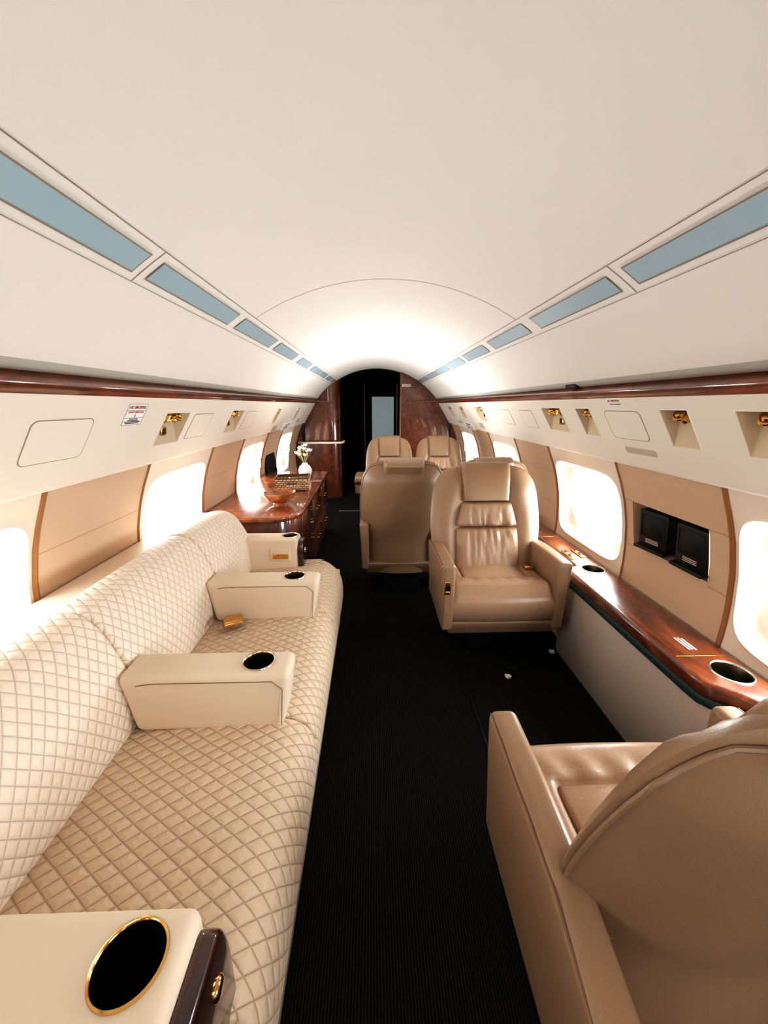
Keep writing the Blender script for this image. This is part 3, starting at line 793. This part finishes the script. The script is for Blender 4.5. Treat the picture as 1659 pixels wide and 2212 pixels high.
# ------------------------------------------------------------------ armchairs
def half_w(z):     # half width of the backrest at height z
    pts = [(.10, .272), (.42, .28), (.49, .303), (.57, .316), (.66, .318), (.74, .312), (.82, .302), (.87, .288), (.91, .264), (.932, .243), (.948, .216), (.957, .18)]
    if z <= pts[0][0]: return pts[0][1]
    for (a, b), (c, d) in zip(pts, pts[1:]):
        if a <= z <= c: return lerp(b, d, (z-a)/(c-a))
    return pts[-1][1]
def lean(z): return .27*max(0, z-.40)+.30*max(0, z-.75)*0
FY = .29           # y of the lumbar face above the cushion (local, front is y=0)
def crease(x, z, z0, amp):
    d = abs(z-z0)
    n = noise.noise(Vector((x*34, z*5, z0*9)))+.5*noise.noise(Vector((x*75+z*12, z*9, z0*5)))
    return amp*math.exp(-d/.09)*(abs(n)*2.6-.6)
def make_chair(label, loc, rot, sxs=1.0, arms=(True, True), woodarm=False, recline=0, group='tan leather cabin armchairs', buckle=True, arm_y=-.018, arm_end=.46, bs=1.0):
    t = thing('armchair', label, 'armchair', loc, rot, group)
    S = lambda p: (p[0]*sxs, p[1], p[2])
    def put(name, me, m, parent=t):
        if sxs != 1:
            for v in me.vertices: v.co.x *= sxs
        return obj(name, me, m, parent)
    ln = lambda z: lean(z)+recline*max(0, z-.4)
    # backrest shell: stacked sections, rolled side bolsters, hollow for the pads
    zs = [.22, .24, .30, .38, .46, .54, .62, .70, .76, .82, .87, .905, .932, .95, .960, .9645]
    NS = 48; loops = []
    for zi, z in enumerate(zs):
        h = half_w(z)*bs; d = .15 if z < .6 else lerp(.15, .10, (z-.6)/.365)
        if zi >= 13: h -= [.0, .010, .03][zi-13]; d -= [0, .02, .055][zi-13]
        if zi == 0: h -= .02; d -= .03
        lp = []
        for k in range(NS):
            th = 2*PI*k/NS; c, s_ = math.cos(th), math.sin(th)
            r = (abs(c)**3.2+abs(s_)**3.2)**(-1/3.2)
            x = h*r*c; yy = s_*r
            hc = .178 if z < .74 else .145
            u = abs(x)/h
            if yy < 0:
                bol = sstep(.0, .06, abs(x)-hc+.03)      # bolster stands proud of the pad hollow
                y = -.03-(.012+.045*bol*(1 if z < .9 else .6))*(1-u**6)
            else:
                y = -.03+(d*.5+.03)*(1-u**3)*(1-.75*sstep(.82, .965, z))
            lp.append((x, FY+.085+ln(z)+y, z))
        loops.append(lp)
    put('backrest', loft(loops, True, True, ang=55), M_leather)
    # flat rear shell with a piped edge
    NSH = 20; rows = [.17, .2, .3, .4, .5, .6, .7, .78, .84, .88, .91, .932, .945]
    def shell(u, v):
        i = v*(len(rows)-1); a = int(min(i, len(rows)-2)); z = lerp(rows[a], rows[a+1], i-a)
        h = half_w(z)*.982*bs; x = lerp(-h, h, u)
        d = .15 if z < .6 else lerp(.15, .10, (z-.6)/.365)
        zz = z-.012*(abs(2*u-1)**4)*sstep(.7, .9, z)
        uu = abs(x)/(half_w(z)*bs)
        return (x, FY+.085+ln(z)-.03+(d*.5+.03)*(1-uu**3)*(1-.75*sstep(.82, .965, z))+.006, zz)
    rs = put('rear_shell', grid(shell, NSH, len(rows)*2-2), M_leatherdk)
    ed = [shell(0, v/22) for v in range(23)]+[shell(u/20, 1) for u in range(1, 20)]+[shell(1, 1-v/22) for v in range(23)]
    put('piping', tube(ed, .004, 6), M_leatherdk, rs)
    # pads
    def pad(name, z0, z1, w0, w1, thick, seam=None, amp=0, m=M_pad, proud=.0):
        nu, nv = 40, 26
        V = []; F = []
        for i in range(nu+1):
            for j in range(nv+1):
                u = i/nu*2-1; v = j/nv*2-1
                w = lerp(w0, w1, (v+1)/2)
                z = lerp(z0, z1, (v+1)/2)
                e = max(0, 1-abs(u)**7)**.5*max(0, 1-abs(v)**7)**.5
                y = FY+.04+ln(z)-proud-thick*e
                if seam is not None: y += crease(u*w, z, seam, amp)*e
                V.append((u*w, y, z))
        n2 = nv+1
        for i in range(nu):
            for j in range(nv): F.append((i*n2+j, (i+1)*n2+j, (i+1)*n2+j+1, i*n2+j+1))
        # closed back
        b = len(V); corners = [0, nu*n2, nu*n2+nv, nv]
        for cidx in corners: V.append((V[cidx][0], V[cidx][1]+.03, V[cidx][2]))
        bottom = [i*n2 for i in range(nu+1)]; right = [nu*n2+j for j in range(nv+1)]; top = [i*n2+nv for i in range(nu, -1, -1)]; left = [j for j in range(nv, -1, -1)]
        F.append(tuple(bottom)+(b+1, b)); F.append(tuple(right)+(b+2, b+1)); F.append(tuple(top)+(b+3, b+2)); F.append(tuple(left)+(b, b+3)); F.append((b, b+1, b+2, b+3))
        return put(name, pymesh(V, F, None, 75), m)
    pad('lumbar_cushion', .36, .628, .19, .184, .055, .625, .011)
    pad('upper_cushion', .632, .768, .184, .148, .05, .64, .009)
    # headrest: rolled pillow over the top edge
    hp = [(.772, .0), (.78, .055), (.83, .064), (.90, .062), (.955, .052), (.978, .03), (.984, -.005), (.978, -.05), (.958, -.09), (.932, -.10), (.915, -.085)]
    NH = 22; loops = []
    for i in range(NH+1):
        u = i/NH*2-1; e = max(0, 1-abs(u)**8)**.5
        loops.append([(u*lerp(.136, .142, sstep(.77, .95, z)), FY+.055+ln(min(z, .97))-d*(.55+.45*e), z-.008*(1-e)) for z, d in hp])
    put('headrest', loft(loops, True, True, ang=50), M_leather)
    # seat cushion: U-shaped bolster with a sunk pad
    cw = .258
    def seat_h(x, y):
        z = .425+.014*math.exp(-((y-.07)/.07)**2)
        fr = 1-sstep(0, .075, y); z -= .05*fr*fr
        ed = sstep(cw-.03, cw, abs(x)); z -= .02*ed
        inx = sstep(.185, .165, abs(x)) if False else 1-sstep(.165, .185, abs(x))
        iny = sstep(.125, .145, y)
        z -= .022*inx*iny
        z += .004*math.sin(x*70+y*20)*math.exp(-((y-.11)/.03)**2)*(1 if abs(x) < .2 else .3)
        return z
    NX, NY = 54, 44; V = []; F = []
    for i in range(NX+1):
        for j in range(NY+1):
            x = lerp(-cw, cw, i/NX); y = lerp(0, .42, j/NY)
            V.append((x, y-(.012*(1-(x/cw)**2)*(1-sstep(0, .1, y))), seat_h(x, y)))
    n2 = NY+1
    for i in range(NX):
        for j in range(NY): F.append((i*n2+j, (i+1)*n2+j, (i+1)*n2+j+1, i*n2+j+1))
    # front and sides drop
    fr = [i*n2 for i in range(NX+1)]; b = len(V)
    for q, (dz, dy) in enumerate(((.27, -.006), (.25, .004), (.245, .02))):
        zz = [.34, .262, .25][q]
        for i in fr: V.append((V[i][0]*(1 if q < 2 else .985), V[i][1]+[-.008, -.004, .02][q], zz))
    prev = fr
    for q in range(3):
        cur = list(range(b+q*(NX+1), b+(q+1)*(NX+1)))
        for k in range(NX): F.append((prev[k], prev[k+1], cur[k+1], cur[k]))
        prev = cur
    for sgn, base in ((0, 0), (1, NX*n2)):
        e = [base+j for j in range(NY+1)]; b2 = len(V)
        for j in e: V.append((V[j][0], V[j][1], .255))
        for k in range(NY): F.append((e[k], e[k+1], b2+k+1, b2+k))
    put('seat_cushion', pymesh(V, F, None, 70), M_pad)
    def pf(co):
        k = (1-(co.x/.17)**2)*(1-((co.y-.28)/.15)**2)
        if co.z > .40: co.z += .012*max(0, k)
        return co
    put('seat_pad', rbox(-.168, .168, .135, .42, .395, .418, .012, 3, pf, sub=3), M_pad)
    # arms
    for s in (-1, 1):
        if not arms[(s+1)//2]: continue
        zt = .565 if not woodarm else .625
        def fn(co, s=s):
            f = sstep(.25, .56, co.z)
            co.x -= s*.012*(1-f)*(1 if co.x*s > .30 else 0)         # tucks in below
            co.z -= sstep(.40, .56, co.z)*(.012*sstep(.15, .45, co.y)+.05*sstep(.36, .6, co.y))
            if co.z < .3 and co.y < .1 and not woodarm: co.y += .01
            return co
        xa, xb = (.250, .32) if not woodarm else (.33, .445)
        me = rbox(min(s*xa, s*xb), max(s*xa, s*xb), arm_y, arm_end, .20 if not woodarm else .45, zt, .02, 5, fn, sub=2)
        a = put('armrest', me, M_leather)
        if not woodarm: put('piping', tube([(s*.316, arm_y+.014, zt-.006), (s*.3175, .15, zt-.007), (s*.3175, .3, zt-.013), (s*.3165, .42, zt-.024), (s*.3165, arm_end-.02, zt-.024-.05*sstep(.36, .6, arm_end-.02))], .0022, 6), M_stitch, a)
        if s < 0 and not woodarm:
            cp = put('control_plate', rbox(s*.303, s*.274, arm_y-0.0045, arm_y+0.0020, .41, .48, .003, 2), M_gold, a)
            cp['label'] = 'gold latch plate on the arm front'
            put('latch_slot', rbox(s*.293, s*.284, arm_y-0.0065, arm_y-0.0040, .44, .472, .001, 1), M_black, cp)
            put('latch_lever', rbox(s*.299, s*.278, arm_y-0.0110, arm_y-0.0040, .415, .428, .002, 2), M_gold, cp)
        if woodarm and s < 0:
            w = put('wood_trim', rbox(s*.452, s*.325, -.032, .3, .552, .59, .008, 3), M_wood, a)
    # lower tub and skirt
    tub = [(-.315, -.02), (.315, -.02), (.318, .46), (-.318, .46)]
    def tubfn(co):
        k = sstep(.245, .165, co.z) if False else (1-sstep(.165, .245, co.z))
        co.x *= 1-.12*k
        co.y = lerp(co.y, .22, .13*k)
        return co
    put('skirt', rbox(-.306, .306, arm_y+.012, max(.46, arm_end), .165, .25, .012, 3, tubfn, sub=1), M_leatherdk)
    def pedfn(co):
        k = 1-sstep(0, .17, co.z); co.x *= 1+.18*k; co.y = lerp(.24, co.y, 1+.2*k); return co
    put('pedestal', rbox(-.13, .13, .12, .40, 0, .18, .02, 3, pedfn, sub=2), M_ped)
    if buckle:
        bk = put('belt_buckle', rbox(.185, .232, .225, .262, .428, .446, .004, 2), M_gold)
        bk['label'] = 'gold seat belt buckle'
    return t
make_chair('tan leather armchair facing the camera beside the wood side ledge', (.585, 1.705, 0), 0)
make_chair('tan leather armchair seen from behind at lower right, cropped by the frame', (.545, .845, 0), PI, recline=.03, buckle=False, arm_y=.05, arm_end=.585, bs=.95)
make_chair('tan leather armchair on the aisle with its flat back to the camera', (.132, 2.92, 0), PI, .895)
make_chair('tan leather armchair with its back to the camera, mostly hidden behind the facing one', (.70, 2.92, 0), PI, .86)
make_chair('far aisle-side tan armchair facing the camera with a wood-trimmed arm', (.115, 3.72, 0), 0, .80, (True, False), True)
make_chair('far window-side tan armchair facing the camera by the right bulkhead', (.65, 3.72, 0), 0, .80, (False, True))

# small white clips on the floor
for (x, y, r), lb in zip(((.60, 1.60, .3), (.93, 1.79, .1)), ('small white clip on the carpet below the facing armchair', 'small white clip at the foot of the grey side panel')):
    if x > .9: x = .905
    t = thing('floor_clip', lb, 'clip', (x, y, 0), r, 'white clips on the carpet')
    obj('clip_body', prism([(-.012, 0), (.012, 0), (.012, .008), (.004, .014), (-.012, .014)], 'x', -.012, .012, .002), M_white, t)
    obj('clip_tongue', rbox(-.006, .006, .01, .02, .001, .006, .001, 1), M_white, t)

# ------------------------------------------------------------------ right side ledge
led = thing('side_ledge', 'glossy burl wood side ledge with a grey panel below, along the right wall', 'side ledge', (1.04, 1.2, 0))
lo_ = Vector((1.04, 1.2, 0))
def ll(me):
    for v in me.vertices: v.co = v.co-lo_
    return me
outer = [(1.035, -.9), (1.035, .80), (1.03, .86), (1.0, .905), (.955, .94), (.935, .97), (.932, 1.02), (.93, 1.4), (.928, 1.80), (.932, 1.825), (.95, 1.835), (.99, 1.84), (.995, 1.86), (.995, 2.97)]
poly = outer+[(1.143, 2.97), (1.143, -.9)]
top = obj('worktop', ll(prism(poly, 'z', .437, .49, .016, 5)), M_ledge, led)
cut(top, [cyl(1.063-lo_.x, 1.0-lo_.y, .42, .52, .052), cyl(1.063-lo_.x, 1.79-lo_.y, .42, .52, .050)])
def inset(pl, d): return [(x+d, y) for x, y in pl]
ptrim = [(x+.006, y) for x, y in outer[:11]]+[(1.143, 1.835), (1.143, -.9)]
o = obj('green_trim', ll(prism(ptrim, 'z', .405, .437, .002, 1)), M_green, led); o['label'] = 'dark green band under the wood'
pp = [(x+.010, y) for x, y in outer[:10]]+[(.99, 1.826), (1.10, 1.826), (1.10, -.9)]
me = prism(pp, 'z', .0, .405, .002, 1)
o = obj('side_panel', ll(me), M_grey, led); o['label'] = 'flat warm grey panel down to the carpet'
cup_holder(led, lo_, 1.063, 1.0, .49, .052, M_steel, M_bronze, .07)
cup_holder(led, lo_, 1.063, 1.79, .49, .050, M_steel, M_bronze, .07)
il = [rbox(.95, 1.12, y-.0012, y+.0012, .4895, .4906, 0) for y in (1.085, 1.71)]+[rbox(1.005, 1.13, y-.0012, y+.0012, .4895, .4906, 0) for y in (2.12, 2.3)]
il += [rbox(.962, .9635, 1.09, 1.7, .4895, .4905, 0)]
obj('inlay_line', ll(join_mesh(il)), M_gold, led)
tx = [rbox(1.02+.011*r, 1.026+.011*r, 1.115+random.random()*.01, 1.19-random.random()*.02, .4896, .4905, 0) for r in range(3)]
obj('printed_lines', ll(join_mesh(tx)), M_paper, led)
for (x, y), nm in (((1.03, 1.98), 'switch_plate'), ((1.095, 2.0), 'switch_plate')):
    p = obj(nm, ll(rbox(x-.016, x+.016, y-.06, y+.06, .488, .496, .004, 2)), M_gold, led)
    obj('switch', ll(rbox(x-.009, x+.009, y-.035, y+.0, .495, .4985, .002, 1)), M_black, p)
    obj('switch', ll(rbox(x-.009, x+.009, y+.012, y+.04, .495, .4985, .002, 1)), M_gold, p)

# small monitors in the wall recess
for i, (ya, yb) in enumerate(((1.445, 1.595), (1.25, 1.375))):
    yc = (ya+yb)/2
    t = thing('small_monitor', 'small black fold-down monitor in the right wall recess, %s' % ('farther one' if i == 0 else 'nearer one'), 'monitor', (xw(.78)+.03, yc, .70), 0, 'small black wall monitors')
    t.rotation_euler = (0, math.radians(-7), math.radians(9 if i == 0 else 2))
    hw = .07; 
    bz = rbox(-.03, .035, -hw, hw, .012, .172, .005, 3)
    obj('housing', bz, M_black, t)
    obj('screen', rbox(-.0315, -.028, -hw+.016, hw-.016, .06, .155, .002, 1), M_screen, t)
    obj('bezel', tube([(-.031, y, z+.1075) for y, z in rrect(hw-.014, .05, .004, 3)], .002, 5, True), M_black, t)
    pr = obj('print_strip', join_mesh([rbox(-.0312, -.0295, -.032, .032, z, z+.0035, 0) for z in (.031, .038, .045)]), M_slot, t)
    obj('mount_arm', rbox(-.05, .03, -hw-.006, hw+.006, .0, .014, .005, 3), M_black, t)

# flat screen on the left wall
t = thing('wall_monitor', 'flat black screen on the left wall between the far windows', 'monitor', (-xw(.70)+.02, 4.02, .70))
t.rotation_euler = (0, math.radians(-6), 0)
obj('housing', rbox(-.012, .012, -.17, .17, -.15, .15, .006, 3), M_black, t)
obj('screen', rbox(.011, .0135, -.158, .158, -.136, .138, .003, 2), M_screen, t)

# ------------------------------------------------------------------ left credenza and what stands on it
cr = thing('credenza', 'glossy burl wood credenza beyond the sofa, left side', 'credenza', (-.8, 3.1, 0))
co_ = Vector((-.8, 3.1, 0))
def cl(me):
    for v in me.vertices: v.co = v.co-co_
    return me
def cpoly(ins):
    R = .20
    p = [(-1.13, 2.25+ins), (-.72, 2.25+ins)]
    p += [(-.72+R*math.sin(a)-ins*math.sin(a), 2.45-R*math.cos(a)+ins*math.cos(a)) for a in [PI/2*k/10 for k in range(1, 11)]]
    p += [(-.52-ins, 3.98), (-1.13, 3.98)]
    return p
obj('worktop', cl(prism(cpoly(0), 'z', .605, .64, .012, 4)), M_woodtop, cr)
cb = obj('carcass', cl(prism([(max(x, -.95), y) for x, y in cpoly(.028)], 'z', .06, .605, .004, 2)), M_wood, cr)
obj('plinth', cl(prism([(max(x, -.9), y) for x, y in cpoly(.06)], 'z', .0, .06, 0)), M_black, cr)
for i, (ya, yb, z0, z1) in enumerate(((2.5, 2.95, .09, .58), (2.97, 3.45, .33, .58), (2.97, 3.45, .09, .31), (3.47, 3.95, .33, .58), (3.47, 3.95, .09, .31))):
    nm = 'door' if i == 0 else 'drawer'
    dd = obj(nm, cl(rbox(-.553, -.54, ya, yb, z0, z1, .003, 2)), M_wood, cr)
    for yy in ((yb-.05,) if i == 0 else ((ya+yb)/2-.05, (ya+yb)/2+.05)):
        kb = lathe([(0, .013), (.005, .012), (.006, .008), (.003, .004), (.004, 0)], 14)
        for v in kb.vertices: v.co = Vector((-.54+v.co.z, yy+v.co.x, (z0+z1)/2+.08*(i == 0)+v.co.y))-co_
        obj('knob', kb, M_gold, dd)
# bowl
t = thing('wooden_bowl', 'turned reddish wooden bowl on the near end of the credenza', 'bowl', (-.70, 2.585, .64))
obj('bowl_body', lathe([(0, .0), (.045, .0), (.047, .008), (.04, .014), (.07, .03), (.096, .06), (.108, .085), (.1085, .089), (.104, .09), (.1, .084), (.088, .06), (.06, .032), (0, .024)], 48), M_bowl, t)
# basket
t = thing('woven_basket', 'open rectangular seagrass basket with handle holes on the credenza', 'basket', (-.715, 3.11, .646), math.radians(6))
def bside(hwx, hwy, z, n=24):
    pts = []
    for k in range(n):
        q = k/n*4; e = int(q); f = (q-e)*2-1
        u, v = [(f, -1), (1, f), (-f, 1), (-1, -f)][e]
        pts.append((u*hwx, v*hwy, z))
    return pts
n = 48; V = []; U = []; F = []
rowsB = [(.110, .088, .0), (.118, .094, .02), (.122, .098, .042), (.127, .102, .07), (.130, .105, .09)]
for hx, hy, z in rowsB:
    P = bside(hx, hy, z, n)
    for k in range(n+1):
        V.append(P[k % n]); U.append((k/n*.92, z))
def hole_at(i, k):   # handle openings in front and back
    return i == 2 and (k in (4, 5, 6, 7) or k in (28, 29, 30, 31))
for i in range(len(rowsB)-1):
    for k in range(n):
        if hole_at(i, k): continue
        a = i*(n+1)+k
        F.append((a, a+1, a+n+2, a+n+1))
bm_ = pymesh(V, F, U, 60)
bo = obj('woven_wall', bm_, M_weave, t)
sd = bo.modifiers.new('thick', 'SOLIDIFY'); sd.thickness = .01; sd.offset = 1
obj('rim', tube(bside(.129, .104, .091, 48), .0075, 8, True), M_weave, t)
obj('base', rbox(-.112, .112, -.09, .09, .0, .006, .002, 1), M_weave, t)
# vase and flowers
t = thing('bud_vase', 'round white ceramic vase behind the basket', 'vase', (-.70, 3.62, .64))
obj('vase_body', lathe([(0, 0), (.03, 0), (.05, .02), (.062, .055), (.062, .075), (.05, .105), (.03, .122), (.024, .132), (.027, .138), (.022, .136), (.02, .12), (0, .06)], 36), M_white, t)
t = thing('flower_bunch', 'small bunch of white blossoms standing in the round white vase', 'flowers', (-.70, 3.62, .781))
for k in range(13):
    a = k*2.4; r = .012+.055*((k*37 % 10)/10); h = .06+.10*((k*53 % 10)/10)
    tip = Vector((math.cos(a)*r*1.3, math.sin(a)*r*.8, h)); base = Vector((.008*math.cos(a), .008*math.sin(a), -.0))
    st = obj('stem', tube([base, base.lerp(tip, .5)+Vector((math.cos(a)*.008, 0, .01)), tip], .0022, 5), M_stem, t)
    petals = []
    for p in range(6):
        b = p*PI/3+k
        c = Vector((math.cos(b), math.sin(b), 1.3)).normalized()
        m_ = lathe([(0, -.016), (.005, -.008), (.007, .004), (.004, .014), (0, .018)], 8)
        q = c.to_track_quat('Z', 'Y')
        for v in m_.vertices: v.co = q @ v.co+tip+c*.014
        petals.append(m_)
    obj('blossom', join_mesh(petals), M_petal, t)

# ------------------------------------------------------------------ world, lights, camera
w = bpy.data.worlds.new('sky'); scn.world = w; w.use_nodes = True
w.node_tree.nodes['Background'].inputs[0].default_value = (.93, .97, 1, 1); w.node_tree.nodes['Background'].inputs[1].default_value = 3.0

def area(name, loc, rot, sx, sy, e, col=(1, 1, 1)):
    ld = bpy.data.lights.new(name, 'AREA'); ld.shape = 'RECTANGLE'; ld.size = sx; ld.size_y = sy; ld.energy = e; ld.color = col
    o = bpy.data.objects.new(name, ld); COL.objects.link(o); o.location = loc; o.rotation_euler = rot
    return o
ul = area('added_ceiling_fill', (.12, 3.33, .55), (PI, 0, 0), .7, .5, 11, (1, .99, .97)); ul.data.spread = math.radians(128)  # added lamp hidden among the far chairs to brighten the ceiling
area('added_rear_fill', (.1, -1.1, 1.6), (math.radians(48), 0, 0), 1.2, .5, 9, (1, .985, .97))  # added fill behind the camera, lifts the near chair back and sofa arm

cam = bpy.data.cameras.new('camera'); co = bpy.data.objects.new('camera', cam); COL.objects.link(co)
cam.sensor_fit = 'VERTICAL'; cam.sensor_height = 36; cam.lens = 36*831/2212; cam.clip_start = .02; cam.clip_end = 60
f, cx, cy = 831, 829.5, 1106
yv = Vector(((805-cx)/f, (cy-875)/f, 1)).normalized()       # cabin axis in camera (right, up, forward)
rt = Vector((1, 0, 0)); zv = yv.cross(rt).normalized()
if zv.y < 0: zv = -zv
xv = yv.cross(zv)
if xv.x < 0: xv = -xv
# rows: world axes expressed in camera; camera axes in world are the columns
R = Matrix(((xv.x, xv.y, -xv.z), (yv.x, yv.y, -yv.z), (zv.x, zv.y, -zv.z)))
co.matrix_world = Matrix.Translation((-.06, 0, 1.30)) @ R.to_4x4()
scn.camera = co

scn.view_settings.view_transform = 'Standard'
scn.view_settings.look = 'None'
scn.view_settings.exposure = .2
scn.view_settings.use_curve_mapping = True
cm = scn.view_settings.curve_mapping; cv = cm.curves[3]
for x, y in ((.03, .019), (.1, .08), (.25, .26), (.5, .58), (.8, .92)): cv.points.new(x, y)
cm.update()
cy_ = scn.cycles
cy_.max_bounces = 10; cy_.diffuse_bounces = 6; cy_.glossy_bounces = 4; cy_.transparent_max_bounces = 8
cy_.sample_clamp_indirect = 8; cy_.caustics_reflective = False; cy_.caustics_refractive = False
try:
    cy_.use_denoising = True
except Exception:
    pass
